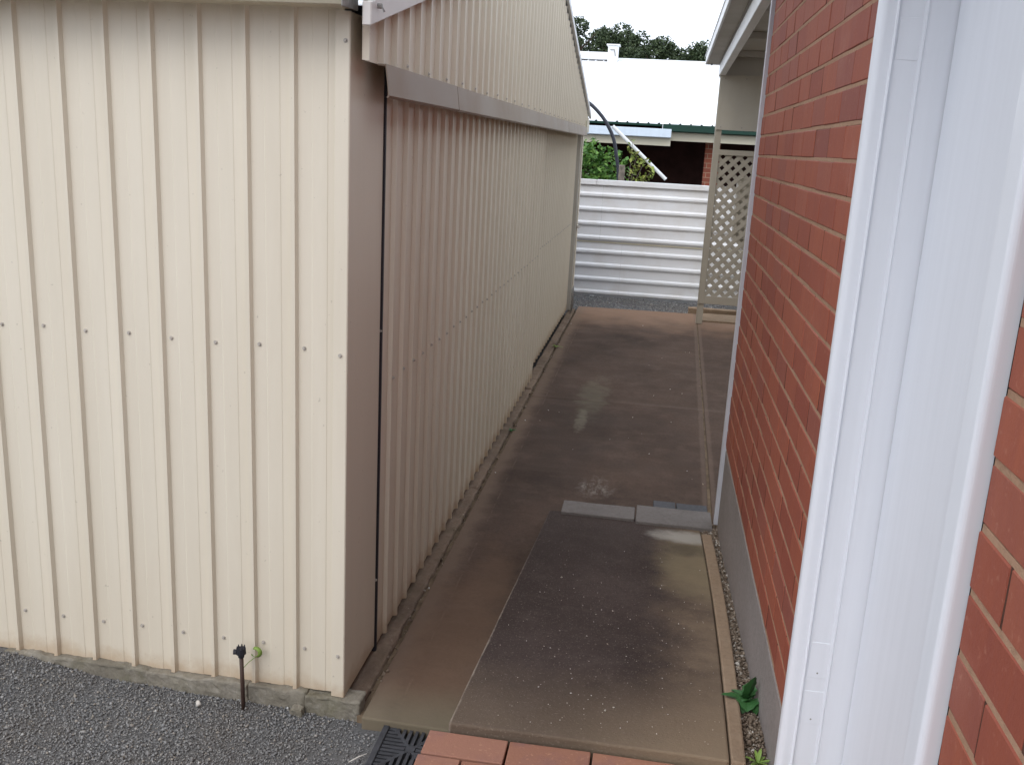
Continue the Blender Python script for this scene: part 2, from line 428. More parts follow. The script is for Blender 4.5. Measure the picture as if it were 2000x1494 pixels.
def leaves(name, mat, C, size, up=.3, fold=.25, parent=None, aspect=.6, **tags):
    """leaf-sized folded quads at centres C"""
    n = len(C); nr = rng.normal(0, 1, (n, 3)); nr[:, 2] = np.abs(nr[:, 2]) + up
    nr /= np.linalg.norm(nr, axis=1)[:, None]
    t = np.cross(nr, rng.normal(0, 1, (n, 3))); t /= np.linalg.norm(t, axis=1)[:, None]
    b = np.cross(nr, t)
    s = (size * rng.uniform(.6, 1.35, n))[:, None]
    v = np.stack([C - t * s, C + b * s * aspect + nr * s * fold, C + t * s, C - b * s * aspect + nr * s * fold], 1)
    f = [(4 * i, 4 * i + 1, 4 * i + 2, 4 * i + 3) for i in range(n)]
    me = mesh(name, v.reshape(-1, 3).tolist(), f, mat)
    o = obj(name, me, None, **tags)
    if parent is not None: put(o, parent)
    return o

# ------------------------------------------------------------------ ground
def ground_z(x, y):
    z = 0.0
    if y < 2.9:
        t = min(max((-.87 - x) / 1.0, 0), 1)
        z = -.012 + .03 * t + .045 * min(max((-1.75 - x) / .35, 0), 1)
        z += .006 * noise.noise(Vector((x * 4, y * 4, 0)))
    elif y < 11.3: z = -.05
    else: z = -.008 + .004 * noise.noise(Vector((x * 3, y * 3, 0)))
    return z
def grid_mesh(name, xs, ys, mat, zf, **tags):
    v = [(x, y, zf(x, y)) for y in ys for x in xs]; nx = len(xs)
    f = [(j * nx + i, j * nx + i + 1, (j + 1) * nx + i + 1, (j + 1) * nx + i) for j in range(len(ys) - 1) for i in range(nx - 1)]
    return obj(name, mesh(name, v, f, mat, True), None, **tags)
xs = [-700, -200, -60, -20, -8, -4] + list(np.linspace(-3, -.5, 42)) + [-.4, 0, .5, 1.2, 2, 6, 20, 60, 200, 700]
ys = [-700, -200, -60, -20, -6, -1, .5] + list(np.linspace(1.4, 2.86, 26)) + [2.91, 3.2, 11.28, 11.31] + list(np.linspace(11.5, 12.6, 10)) + [14, 20, 40, 90, 200, 700]
grid_mesh('ground', xs, ys, 'gravel_bed', ground_z, kind='structure')

# loose gravel in front of the shed
n = 76000
px = rng.uniform(-2.75, -.46, n); py = rng.uniform(1.75, 2.73, n)
keep = ~((px > -.76) & (px < -.46) & (py > 2.40)) & ~((px > -.84) & (py > 2.66))
px, py = px[keep], py[keep]
thin = (px > -.95) & (rng.uniform(0, 1, len(px)) < .45); px, py = px[~thin], py[~thin]
pz = np.array([ground_z(a, b) for a, b in zip(px, py)]) + rng.uniform(-.001, .006, len(px))
rad = np.clip(rng.lognormal(math.log(.0031), .34, len(px)), .0015, .010)
stones('loose_gravel', 'gravel', np.stack([px, py, pz], 1), rad, kind='stuff', label='loose blue-grey gravel in front of the cream shed', category='gravel')
n = 9000
px = rng.uniform(-1.05, 1.7, n); py = rng.uniform(11.36, 12.5, n)
stones('fence_gravel', 'gravel', np.stack([px, py, np.array([ground_z(a, b) for a, b in zip(px, py)]) + .003], 1), np.clip(rng.lognormal(math.log(.008), .3, n), .004, .02),
       kind='stuff', label='grey gravel strip along the foot of the white fence', category='gravel')

# concrete path: slabs with open joints between them
path = bpy.data.objects.new('path', None); COL.objects.link(path); path['kind'] = 'structure'
def jx(y): return .419 + (y - 4.62) * .0233       # the long joint beside the house
def slab(poly, z0, z1, mat='path', bev=.006):
    b = B(); b.prism_z(poly, z0, z1); return b.build('slab', mat, path, bev, 2)
slab([(-.822, 2.69), (-.35, 2.68), (jx(2.68) - .02, 2.68), (jx(7.0) - .003, 7.0), (-.828, 6.98)], -.1, .03)
slab([(-.828, 6.990), (jx(7.0) - .003, 7.010), (jx(11.4) - .003, 11.46), (-.835, 11.38)], -.1, .028)
slab([(jx(4.85) + .003, 4.62), (1.62, 4.62), (1.62, 10.95), (jx(10.95) + .003, 10.95)], -.1, .028)
slab([(jx(10.96) + .006, 10.962), (1.62, 10.962), (1.62, 11.5), (jx(11.45) + .006, 11.46)], -.1, .045, 'rim')

b = B(); b.prism_z([(jx(4.64) - .012, 4.64), (jx(4.64) + .012, 4.64), (jx(11.4) + .012, 11.4), (jx(11.4) - .012, 11.4)], -.1, .020); b.build('joint_dirt', 'soil', path)

# ramp: sloping slab with a trowelled rim on the right
ramp = bpy.data.objects.new('ramp', None); COL.objects.link(ramp); ramp['kind'] = 'structure'
def rz(y): return .325 + (y - 2.30) * (-.233 / 2.2)
def ramp_piece(name, L, Rr, mat, far, ny=44, nx=12, dz=0, ns=1.0):
    """L(y), Rr(y): side edges; far(x): far end; a closed solid whose top follows the slope"""
    top = []
    for j in range(ny + 1):
        for i in range(nx + 1):
            t = i / nx; s = j / ny
            y = 2.297 + .004 * noise.noise(Vector((t * 9, 3, 0))) + s * (far(L(4.4) + (Rr(4.4) - L(4.4)) * t) - 2.297)
            x = L(y) + (Rr(y) - L(y)) * t
            z = rz(y) + dz + .0035 * noise.noise(Vector((x * 3, y * 3, 1))) * ns
            top.append((x, y, z))
    k = len(top); v = top + [(x, y, -.1) for x, y, z in top]
    w = nx + 1; f = []
    for j in range(ny):
        for i in range(nx):
            a = j * w + i; f.append((a, a + 1, a + w + 1, a + w))
    edge = [i for i in range(nx)] + [j * w + nx for j in range(ny)] + [ny * w + i for i in range(nx, 0, -1)] + [j * w for j in range(ny, 0, -1)]
    m_ = len(edge)
    for q in range(m_):
        a, b = edge[q], edge[(q + 1) % m_]; f.append((a, k + a, k + b, b))
    f.append(tuple(k + e for e in edge))
    me = mesh(name, v, f, mat)
    o = obj(name, me, ramp)
    bv = o.modifiers.new('bevel', 'BEVEL'); bv.width = .006; bv.segments = 2; bv.limit_method = 'ANGLE'; bv.angle_limit = 1.0
    return o
bow = lambda y: .012 * math.sin((y - 2.3) / 2.2 * math.pi)
farx = lambda x: 4.555 - .02 * max(0, x + .1) - .32 * max(0, x - .12) ** 1.5
ramp_piece('ramp_slab', lambda y: -.450 + (y - 2.3) * .018, lambda y: .322 + (y - 2.3) * .012 + bow(y), 'ramp', farx)
ramp_piece('ramp_rim', lambda y: .326 + (y - 2.3) * .012 + bow(y), lambda y: .366 + (y - 2.3) * .016 + bow(y) * 1.3, 'rim', lambda x: 4.42, 44, 3, .001, .6)
# grit on the ramp
n = 240
gx = rng.uniform(-.40, .33, n); gy = 2.35 + 2.1 * rng.beta(1.0, 2.0, n)
stones('ramp_grit', 'grit', np.stack([gx, gy, np.array([rz(y) for y in gy]) + .001], 1), np.clip(rng.lognormal(math.log(.0016), .35, n), .0009, .0036),
       kind='stuff', label='pale grit scattered over the dark concrete ramp', category='grit')
n = 26
gx = rng.uniform(-.8, .5, n); gy = rng.uniform(4.9, 10.5, n)
stones('path_grit', 'grit', np.stack([gx, gy, np.full(n, .031)], 1), np.clip(rng.lognormal(math.log(.004), .4, n), .002, .009), kind='stuff', label='few pale stones scattered along the concrete path', category='grit')

n = 420
gx = -.838 + rng.normal(0, .012, n); gy = rng.uniform(2.75, 11.1, n)
stones('kerb_litter', 'pebble', np.stack([gx, gy, rng.uniform(.012, .036, n)], 1), np.clip(rng.lognormal(math.log(.0045), .5, n), .002, .014),
       kind='stuff', label='grit and dirt gathered along the shed kerb joint', category='grit')

# pebble strip between ramp and house
def strip_z(y):
    if y > 4.3: return .10
    if y > 2.5: return .285 + (y - 2.5) * (-.185 / 1.8)
    return .285
b = B()
yy = list(np.linspace(1.0, 4.6, 37))
v = []
for y in yy: v += [(.30, y, strip_z(y) - .012), (.45, y, strip_z(y) - .012)]
b.add(v, [(2 * i, 2 * i + 1, 2 * i + 3, 2 * i + 2) for i in range(36)])
b.build('pebble_bed', 'soil', None, kind='structure')
n = 9000
gx = rng.uniform(.355, .436, n); gy = rng.uniform(1.9, 4.56, n)
stones('wall_pebbles', 'pebble', np.stack([gx, gy, np.array([strip_z(y) for y in gy]) + rng.uniform(-.012, 0, n)], 1), np.clip(rng.lognormal(math.log(.0045), .35, n), .002, .014),
       kind='stuff', label='tan pebbles in the strip between ramp and house', category='pebbles')

# brick paving in the foreground
pav = bpy.data.objects.new('paving', None); COL.objects.link(pav); pav['kind'] = 'structure'
B().box(-.497, .372, -.6, 2.285, -.1, .245).build('paving_bed', 'soil', pav)
pm = []
for k in range(4):
    bm = bmesh.new(); bmesh.ops.create_cube(bm, size=1)
    for vv in bm.verts: vv.co = Vector((vv.co.x * .222, vv.co.y * .1035, vv.co.z * .055)) + Vector([random.uniform(-.0012, .0012) for _ in range(3)])
    bmesh.ops.bevel(bm, geom=list(bm.edges), offset=.003, segments=2, affect='EDGES', profile=.5)
    me = bpy.data.meshes.new('paver'); bm.to_mesh(me); bm.free(); me.materials.append(M['paver']); pm.append(me)
row = 0; y = 2.288 - .0535
while y > -.5:
    x = -.389 - (.0 if row % 2 == 0 else .113)
    while x < .36:
        cx, wd = x, .222
        lo, hi = max(x - .111, -.502 - .004 * (row % 2)), min(x + .111, .368)
        if hi - lo > .03:
            o = obj('paver', random.choice(pm), pav)
            o.location = ((lo + hi) / 2, y + random.uniform(-.001, .001), .274 + random.uniform(-.0015, .0015))
            o.scale = ((hi - lo) / .222, 1, 1); o.rotation_euler = (random.uniform(-.006, .006), random.uniform(-.006, .006), random.uniform(-.006, .006))
        x += .2285
    y -= .1085; row += 1

# ------------------------------------------------------------------ cream shed
shed = thing('cream_shed', (-.9, 2.75, 0), 'large cream ribbed metal shed with sliding doors along the path', 'shed')
P_ = .1465
PROF = [(0, 0), (.040, 0), (.043, .0014), (.088, .0014), (.091, 0), (.1195, 0), (.1255, .015), (.1385, .015), (.1445, 0)]
def profile(u0, u1, phase):
    """list of (u, depth) from u0 to u1; a rib's right foot lies at phase + k*pitch"""
    out = []; k = math.floor((u0 - phase) / P_) - 1
    pts = []
    while phase + k * P_ < u1 + P_:
        for u, d in PROF: pts.append((phase + k * P_ + u, d))
        k += 1
    def at(u):
        for (a, da), (b_, db) in zip(pts, pts[1:]):
            if a <= u <= b_: return da + (db - da) * (u - a) / max(b_ - a, 1e-9)
        return 0
    out = [(u0, at(u0))] + [p for p in pts if u0 < p[0] < u1] + [(u1, at(u1))]
    return out
def sheet(name, prof, place, zlo, zhi, mat, parent, nz=1):
    v = []; m_ = nz + 1
    for u, d in prof:
        a, c = zlo(u), zhi(u)
        for j in range(m_): v.append(place(u, d, a + (c - a) * j / nz))
    f = [(i * m_ + j, (i + 1) * m_ + j, (i + 1) * m_ + j + 1, i * m_ + j + 1) for i in range(len(prof) - 1) for j in range(nz)]
    o = obj(name, mesh(name, v, f, mat))
    sol = o.modifiers.new('thickness', 'SOLIDIFY'); sol.thickness = .0012; sol.offset = -1
    return put(o, parent)
YF = 2.757      # pan plane of the near wall
sheet('near_wall', profile(-6.9, -.918, -1.059), lambda u, d, z: (u, YF - d, z + (.004 if d > .01 else 0) * 0), lambda u: .066, lambda u: 2.25, 'shed', shed)
rib_cut = None
# corner flashing: folded metal, light on the near face, plain return into the alley
b = B(); b.prism_z([(-.944, 2.7405), (-.902, 2.7385), (-.8985, 2.7415), (-.8985, 3.088), (-.903, 3.088), (-.903, 2.7445), (-.944, 2.7445)], .060, 2.235)
b.build('corner_flashing', 'shed', shed, .0008, 1)
B().box(-6.9, -.99, 2.80, 11.2, .05, 2.2).build('shed_core', 'void', shed)
b = B(); b.prism_z([(-.918, 3.090), (-.893, 3.090), (-.893, 3.108), (-.918, 3.108)], .03, 2.12); b.build('door_seal', 'black', shed, .003, 1)
B().box(-.985, -.972, 3.06, 11.1, .048, 2.14).build('door_reveal', 'void', shed)
# sliding doors
d1 = sheet('sliding_door', profile(3.118, 7.46, 3.228), lambda u, d, z: (-.9005 + d, u, z), lambda u: .052 + .002 * math.sin(u * 9), lambda u: 2.09, 'shed', shed)
d1['label'] = 'near sliding door of ribbed cream metal'
d2 = sheet('sliding_door', profile(7.40, 10.902, 3.228), lambda u, d, z: (-.966 + d * .9 + .018, u, z), lambda u: .052, lambda u: 2.09, 'shed', shed)
d2['label'] = 'far sliding door set behind the near one'
B().box(-.901, -.893, 7.452, 7.464, .05, 2.08).build('door_edge', 'shed', d1)
# far end post, bolt and rods
B().box(-.925, -.885, 10.99, 11.09, .05, 2.10).build('end_post', 'shed', shed, .003)
B().box(-.96, -.899, 10.905, 10.975, .05, 2.06).build('end_channel', 'soffit', shed, .003)
for q in (10.70, 10.86):
    b = B(); b.tube([(-.872, q, .05), (-.872, q, .30), (-.872, q + .03, .335), (-.872, q + .06, .30), (-.872, q + .06, .09)], .006, 7)
    b.build('drop_bolt', 'rod', shed, smooth=True)
b = B(); b.box(-.89, -.862, 10.97, 11.03, .99, 1.02); b.tube([(-.875, 10.93, 1.0), (-.862, 11.06, 1.0)], .009, 7); b.build('latch', 'steel', shed)
# gable wall above the doors
RIDGE_Y, RIDGE_Z, EAVE_Z = 6.935, 3.264, 2.2166
def roof_z(y): return EAVE_Z + (RIDGE_Z - EAVE_Z) * (1 - abs(y - RIDGE_Y) / (RIDGE_Y - 2.69))
sheet('gable_wall', profile(2.738, 11.12, 3.06), lambda u, d, z: (-.862 + d * 1.15, u, z), lambda u: 2.106, lambda u: max(roof_z(u) - (.002 if u < RIDGE_Y else .022), 2.112), 'shed', shed)
# head flashing over the doors, in lengths
def flashing(y0, y1, dz=0):
    b = B(); b.prism_y([(-.861, 2.108 + dz), (-.8345, 2.108 + dz), (-.823, 2.018 + dz), (-.829, 2.010 + dz), (-.8325, 2.0135 + dz), (-.8265, 2.019 + dz), (-.8375, 2.103 + dz), (-.861, 2.103 + dz)], y0, y1)
    b.build('head_flashing', 'barge2', shed)
M['barge2'] = m_paint('warm_grey_flashing', (.34, .275, .215), .05, .5, .25, (.23, .17, .12), .35, (3, 3, 3))
flashing(2.885, 3.905); flashing(3.914, 8.64, -.001); flashing(8.652, 10.74)
b = B(); b.box(-.88, -.835, 10.80, 11.10, 2.055, 2.18); b.build('flashing_end', 'cream_light', shed, .004)
# roof: two slopes, barge capping and gutter
def slope_sheet(name, y0, y1):
    pr = profile(-7.0, -.8245, -.8)
    v = []
    for u, d in pr: v += [(u, y0, roof_z(y0) + .02 + d), (u, y1, roof_z(y1) + .02 + d)]
    f = [(2 * i, 2 * i + 2, 2 * i + 3, 2 * i + 1) for i in range(len(pr) - 1)]
    o = obj(name, mesh(name, v, f, 'whitemetal')); so = o.modifiers.new('thickness', 'SOLIDIFY'); so.thickness = .0015
    return put(o, shed)
slope_sheet('roof_sheet', 2.744, RIDGE_Y); slope_sheet('roof_sheet', RIDGE_Y, 11.20)
def barge(y0, y1, flip):
    z0, z1 = roof_z(y0), roof_z(y1)
    def seg(dx0, dx1, a, c, nm, mt):
        b = B(); b.hexa([(dx0, y0, z0 + a), (dx1, y0, z0 + a), (dx1, y1, z1 + a), (dx0, y1, z1 + a)], [(dx0, y0, z0 + c), (dx1, y0, z0 + c), (dx1, y1, z1 + c), (dx0, y1, z1 + c)])
        return b.build(nm, mt, shed, .003, 1)
    seg(-.845, -.819, -.022, .042, 'barge_board', 'barge')
    seg(-.859, -.830, .0421, .058, 'barge_fillet', 'soffit')
    seg(-.877, -.815, .0581, .100, 'barge_cap', 'barge')
barge(2.675, RIDGE_Y, 0)
b = B(); ya, yb = RIDGE_Y, 11.20
b.hexa([(-.849, ya, roof_z(ya) - .004), (-.825, ya, roof_z(ya) - .004), (-.825, yb, roof_z(yb) - .004), (-.849, yb, roof_z(yb) - .004)], [(-.849, ya, roof_z(ya) + .042), (-.8235, ya, roof_z(ya) + .042), (-.8235, yb, roof_z(yb) + .042), (-.849, yb, roof_z(yb) + .042)])
b.build('barge_board', 'whitemetal', shed, .003, 1)
bm_ = B(); bm_.prism_x([(2.735, 2.240), (2.62, 2.236), (2.612, 2.25), (2.612, 2.33), (2.62, 2.338), (2.622, 2.252), (2.73, 2.25), (2.735, 2.31)], -6.9, -.882)
bm_.build('gutter', 'cream_light', shed, .002, 1)
b = B(); b.prism_x([(2.742, 2.235), (2.606, 2.230), (2.606, 2.342), (2.742, 2.342)], -.8819, -.877); b.build('gutter_end_cap', 'rod', shed, .002, 1)
b = B(); b.tube([(-.82, 2.735, 2.250), (-.806, 2.735, 2.250)], .007, 6); b.tube([(-.807, 2.735, 2.250), (-.800, 2.730, 2.234)], .0015, 5); b.tube([(-.807, 2.735, 2.250), (-.800, 2.742, 2.236)], .0015, 5)
b.build('rivet', 'rod', shed)
# screws
def screw(b, p, ax):
    p = Vector(p); ax = Vector(ax); jit = Vector((random.uniform(-.003, .003), 0, random.uniform(-.004, .004)))
    if abs(ax.x) > .5: jit = Vector((0, jit.x, jit.z))
    p = p + jit
    b.tube([p, p + ax * .0016], .0068, 8); b.tube([p, p + ax * .006], [.0042, .0040], 6)
b = B()
for z in (1.247, .220):
    k = 0
    while -1.059 - k * P_ > -3.2:
        screw(b, (-1.059 - k * P_ + .018, YF, z), (0, -1, 0)); k += 1
    screw(b, (-.920, 2.7395, z - .006), (0, -1, 0))
screw(b, (-.915, 2.7395, 2.155), (0, -1, 0))
b.build('near_wall_screws', 'steel', shed, kind='stuff')
b = B()
for k in range(52):
    y = 3.228 + k * P_ - .012
    if y < 7.4: screw(b, (-.8835, y, 1.06), (1, 0, 0))
    if 7.5 < y < 10.8: screw(b, (-.933, y, 1.06), (1, 0, 0))
    if k % 2 == 0 and y < 10.9: screw(b, (-.8455, y - .05, 2.125), (1, 0, 0))
for y in (3.10,):
    for z in (1.25, .33): screw(b, (-.8985, y - .008, z), (1, 0, 0))
b.build('alley_wall_screws', 'steel', shed, kind='stuff')
# footing along the near wall, in broken lengths, and the kerb along the doors
xsb = [-2.14, -1.60, -1.235, -1.03, -.84]
tops = [.070, .066, .066, .060]
for i, (a, c) in enumerate(zip(xsb, xsb[1:])):
    rough_block('footing', 'footing', shed, a - .004, c + .002, 2.728 - .004 * (i % 2), 2.80, -.08, tops[i], .0075, .014, 20, .006, seed=i)
ky = [2.742, 4.9, 7.19, 8.98, 11.12]; kw = [-.842, -.846, -.848, -.852]; kt = [.034, .033, .036, .037]
for i in range(4):
    rough_block('kerb', 'kerb', shed, -.93, kw[i], ky[i] + .003, ky[i + 1] - .003, -.08, kt[i], .007, .03, 14, .012, seed=30 + i)
rough_block('joint_dirt', 'soil', shed, -.846, -.822, 2.72, 11.2, -.08, .016, .010, .02, 20, .004, seed=44)
rough_block('broken_chip', 'footing', shed, -1.075, -1.03, 2.695, 2.722, -.02, .022, .009, .012, 40, .005, seed=50)

# ------------------------------------------------------------------ brick house on the right
house = thing('brick_house', (.434, 2.2, 0), 'red brick house wall with plinth, white doorway and low verandah roof', 'house')
WX = .434; CH = .0866; D0, D1 = 1.186, 2.205       # doorway between D0 and D1
wall = B()
wall.box(WX + .012, 1.2, D1 + .002, 4.545, .503, 2.84)
wall.box(WX + .012, 1.2, -3.0, D0 - .004, .503, 2.84)
wall.box(WX + .012, 1.2, D0 - .002, D1 + .002, 2.5, 2.84)
for r in range(-17, 13):
    zb = 1.9 + r * CH
    if .48 < zb < 2.82:
        for ya, yb in ((D1 + .003, 4.544), (-3, D0 - .003)): wall.box(WX + .0014, WX + .03, ya, yb, max(zb - .0052, .5035), zb + .0052)
wall = wall.build('wall', 'mortar', house)
bmesh_variants = []
def brick_mesh(L, seed):
    random.seed(seed)
    bm = bmesh.new(); bmesh.ops.create_cube(bm, size=1)
    for vv in bm.verts: vv.co = Vector((vv.co.x * .09, vv.co.y * L, vv.co.z * .0772)) + Vector([random.uniform(-.0008, .0008) for _ in range(3)])
    bmesh.ops.bevel(bm, geom=list(bm.edges), offset=.0022, segments=1, affect='EDGES', profile=.5)
    me = bpy.data.meshes.new('brick'); bm.to_mesh(me); bm.free(); me.materials.append(M['brick']); return me
full = [brick_mesh(.2285, s) for s in range(5)]
random.seed(3)
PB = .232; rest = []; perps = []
def lay(y0, y1, zc, phase):
    k = math.floor((y0 - phase) / PB)
    out = []
    while phase + k * PB < y1:
        a, c = max(phase + k * PB + .0026, y0), min(phase + (k + 1) * PB - .0026, y1)
        if c - a > .02: out.append((a, c, zc))
        k += 1
    return out
cnt = 0
for r in range(-17, 13):
    z0 = 1.9 + r * CH + .0047; zc = z0 + .0386
    if z0 < .495 or z0 > 2.75: continue
    ph = 2.354 + (.116 if r % 2 == 0 else 0) + random.uniform(-.006, .006)
    for row_ in (lay(D1, 4.548, zc, ph), lay(-3, D0, zc, ph)):
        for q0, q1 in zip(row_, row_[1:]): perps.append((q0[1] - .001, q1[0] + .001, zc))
    for a, c, zz in lay(D1, 4.548, zc, ph) + lay(-3, D0, zc, ph):
        vis = (a > D1 - .01 and zz < 2.62 - max(0, 3.4 - a) * .17) or (c > .88 and c < D1 and zz < 2.0 and a > .6)
        if vis and cnt < 300:
            o = obj('brick', random.choice(full)); cnt += 1
            o.location = (WX + .045 + random.uniform(-.0012, .0012), (a + c) / 2, zz + random.uniform(-.0012, .0012))
            o.scale = (1, (c - a) / .2285, 1); put(o, wall)
        else: rest.append((a, c, zz))
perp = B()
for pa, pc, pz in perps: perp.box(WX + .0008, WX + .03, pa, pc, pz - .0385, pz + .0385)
perp.build('perp_shade', 'perp', wall, kind='stuff')  # joint fill, its dark colour stands in for shade
b = B()
for a, c, zz in rest: b.box(WX + .0005, WX + .05, a, c, zz - .0386, zz + .0386)
b.build('brick_remainder', 'brick', wall, kind='stuff')
# plinth under the bricks
rough_block('plinth', 'plinth', house, WX + .001, 1.1, D1 - .03, 4.54, -.1, .4995, .0015, .06, 6, .004, seed=70)
rough_block('plinth', 'plinth', house, WX + .001, 1.1, -3, D0 + .02, -.1, .4995, .0015, .08, 6, .004, seed=71)
# corner post
b = B(); b.prism_z([(.418, 4.556), (.456, 4.556), (.456, 4.596), (.418, 4.596)], .10, 2.84); b.build('corner_post', 'trim', house, .003)
B().box(.456, 1.2, 4.549, 4.585, .0, 2.84).build('corner_return', 'shaded_wall', house)  # shading strip beside the post, painted in the colour
# doorway: rebated jambs proud of the brick, closed white door
ZB, ZT = .30, 2.5
df = B()
arc = lambda cx, cy, r, a0, a1, n=6: [(cx + r * math.cos(math.radians(a0 + (a1 - a0) * i / n)), cy + r * math.sin(math.radians(a0 + (a1 - a0) * i / n))) for i in range(n + 1)]
far_poly = [(.62, 2.166), (.62, 2.235), (.434, 2.235), (.434, 2.212)] + arc(.432, 2.198, .014, 90, 180) + arc(.434, 2.186, .016, 180, 270) + [(.4500, 2.1705), (.4525, 2.1655), (.4550, 2.1650), (.4560, 2.1740), (.5060, 2.1740), (.5085, 2.1690), (.5110, 2.1640), (.5125, 2.1640), (.5135, 2.1665), (.562, 2.1665)]
df.prism_z(far_poly, ZB, ZT)
frame = df.build('door_frame', 'white', house); frame['label'] = 'white painted far door jamb with hinge rebate'
for (za, zb) in ((2.108, 2.192), (.672, .768), (.545, .636)):
    b = B(); b.box(.4605, .5085, 2.1728, 2.19, za, zb); b.build('hinge_plate', 'white', frame, .001, 1)
    b = B()
    for zz in ((za + .014,) if za < 1 else ()): b.tube([(.485, 2.1722, zz), (.485, 2.19, zz)], .0022, 8)
    if b.v: b.build('screw', 'rod', frame)
near_poly = arc(.422, 1.204, .011, 180, 270) + [(.46, 1.193), (.62, 1.193), (.62, 1.262), (.428, 1.262)] + arc(.427, 1.246, .016, 90, 180)
df = B(); df.prism_z(near_poly, ZB, ZT); fr2 = df.build('door_frame', 'white', house); fr2['label'] = 'white painted near door jamb with rounded edge'
B().box(.42, .62, 1.2625, 2.1655, 2.43, 2.5).build('door_head', 'white', house, .003)
dr = B().box(.5705, .608, 1.266, 2.162, .335, 2.425).build('door', 'white', house, .002)
b = B(); b.tube([(.5705, 1.36, 1.30), (.535, 1.36, 1.30)], .012, 10); b.tube([(.54, 1.36, 1.30), (.535, 1.46, 1.30)], .008, 8); b.build('handle', 'steel', dr, smooth=True)
b = B(); b.hexa([(.40, 1.21, .26), (.62, 1.21, .26), (.62, 2.2, .26), (.40, 2.2, .26)], [(.40, 1.21, .300), (.62, 1.21, .33), (.62, 2.2, .33), (.40, 2.2, .300)]); b.build('door_sill', 'rim', house, .004)
B().box(.608, 1.2, D0, D1, .0, 2.5).build('door_backing', 'void', house)
B().box(.4375, .6, 1.1852, 1.1927, .3, 2.5).build('jamb_gap', 'void', house)  # black fill in the open gap, its shade put into the colour
# recessed side wall beyond the corner and house mass
B().box(4.0, 7, 4.585, 12.2, 0, 2.6).build('recess_wall', 'cream_light', house)
B().box(1.2005, 7, -3, 4.584, 0, 2.8).build('house_core', 'far_brick', house)
# verandah / gable edge roof: falls gently away from the camera
def vz(y): return 2.835 + (11.0 - y) * .040
def sloped(name, x0, x1, y0, y1, a, c, mat, bev=.003, f=vz):
    b = B(); b.hexa([(x0, y0, f(y0) + a), (x1, y0, f(y0) + a), (x1, y1, f(y1) + a), (x0, y1, f(y1) + a)], [(x0, y0, f(y0) + c), (x1, y0, f(y0) + c), (x1, y1, f(y1) + c), (x0, y1, f(y1) + c)])
    return b.build(name, mat, house, bev, 1)
bz = lambda y: 2.705 + (10.85 - y) * .031
VS = 6.15
sloped('verandah_beam', .530, .596, VS, 10.90, 0, .125, 'whitemetal', .004, bz)
sloped('verandah_soffit', .402, .5295, VS, 11.02, .002, .012, 'soffit', .001)
sloped('barge_board', .383, .4015, VS, 11.03, -.004, .085, 'whitemetal')
sloped('verandah_end_board', .5975, 1.62, 10.86, 10.88, -.16, .069, 'soffit')
sloped('verandah_end_cap', .402, 1.62, 11.021, 11.04, -.002, .08, 'whitemetal')
sloped('verandah_roof', .375, 1.75, VS - .05, 11.1, .0855, .10, 'whitemetal')
sloped('verandah_beam', 1.62, 1.68, VS, 10.90, 0, .125, 'whitemetal', .004, bz)
for y in (6.3, 10.83): B().box(1.625, 1.675, y, y + .05, 0, bz(y) - .002).build('verandah_post', 'cream', house, .003)
sloped('verandah_ceiling', .597, 1.62, VS, 11.0, .07, .084, 'soffit', 0)
b = B(); b.box(4.0, 7.2, 4.6, 12.3, 2.601, 2.64); b.build('rear_roof', 'whitemetal', house, .004)
b = B(); b.box(.06, 7.2, -3.2, 4.62, 2.841, 2.90); b.build('roof', 'whitemetal', house, .004)  # eave past the wall is unseen, added to shade the alley doors
for y in (6.75, 7.9, 9.25, 10.4):
    b = B(); b.box(.597, 1.62, y - .022, y + .022, vz(y) + .01, vz(y) + .069); b.build('purlin', 'soffit', house, .002, 1)
b = B(); b.tube([(.445, 10.86, 2.81), (.445, 10.86, 2.835)], .01, 8); b.tube([(.55, 10.88, 2.69), (.55, 10.88, 2.706)], .012, 8); b.build('fixing_bolt', 'rod', house)

# infill board and lattice screen below the verandah
LY = 10.80
lat = thing('lattice_screen', (.60, LY, 0), 'beige diamond lattice screen on a post under the verandah', 'lattice screen')
B().box(.545, .615, LY - .015, LY + .055, .03, 2.70).build('post', 'lattice', lat, .004)
ib = B().box(.550, 1.615, LY - .034, LY - .016, 2.150, 2.715).build('infill_board', 'cream', lat, .002)
b = B()
for x in (.60, .82, 1.05, 1.4):
    for z in (2.18, 2.68): b.tube([(x, LY - .036, z), (x, LY - .033, z)], .007, 7)
b.build('screws', 'rod', ib, kind='stuff')
X0, X1, Z0, Z1 = .570, 1.60, .262, 1.945
def rail(n, x0, x1, z0, z1): B().box(x0, x1, LY - .030, LY - .0155, z0, z1).build(n, 'lattice', lat, .0015, 1)
rail('side_rail', X0 - .02, X0 + .042, Z0, Z1); rail('side_rail', X1 - .04, X1 + .01, Z0, Z1)
rail('top_rail', X0 + .0425, X1 - .0405, Z1 - .055, Z1); rail('bottom_rail', X0 + .0425, X1 - .0405, Z0, Z0 + .09)
def clip(poly, x0, x1, z0, z1):
    def cut(p, ax, lim, sgn):
        o = []
        for i in range(len(p)):
            a, c = p[i], p[(i + 1) % len(p)]; da, dc = sgn * (a[ax] - lim), sgn * (c[ax] - lim)
            if da >= 0: o.append(a)
            if da * dc < 0:
                t = da / (da - dc); o.append((a[0] + (c[0] - a[0]) * t, a[1] + (c[1] - a[1]) * t))
        return o
    for ax, lim, sg in ((0, x0, 1), (0, x1, -1), (1, z0, 1), (1, z1, -1)):
        if poly: poly = cut(poly, ax, lim, sg)
    return poly
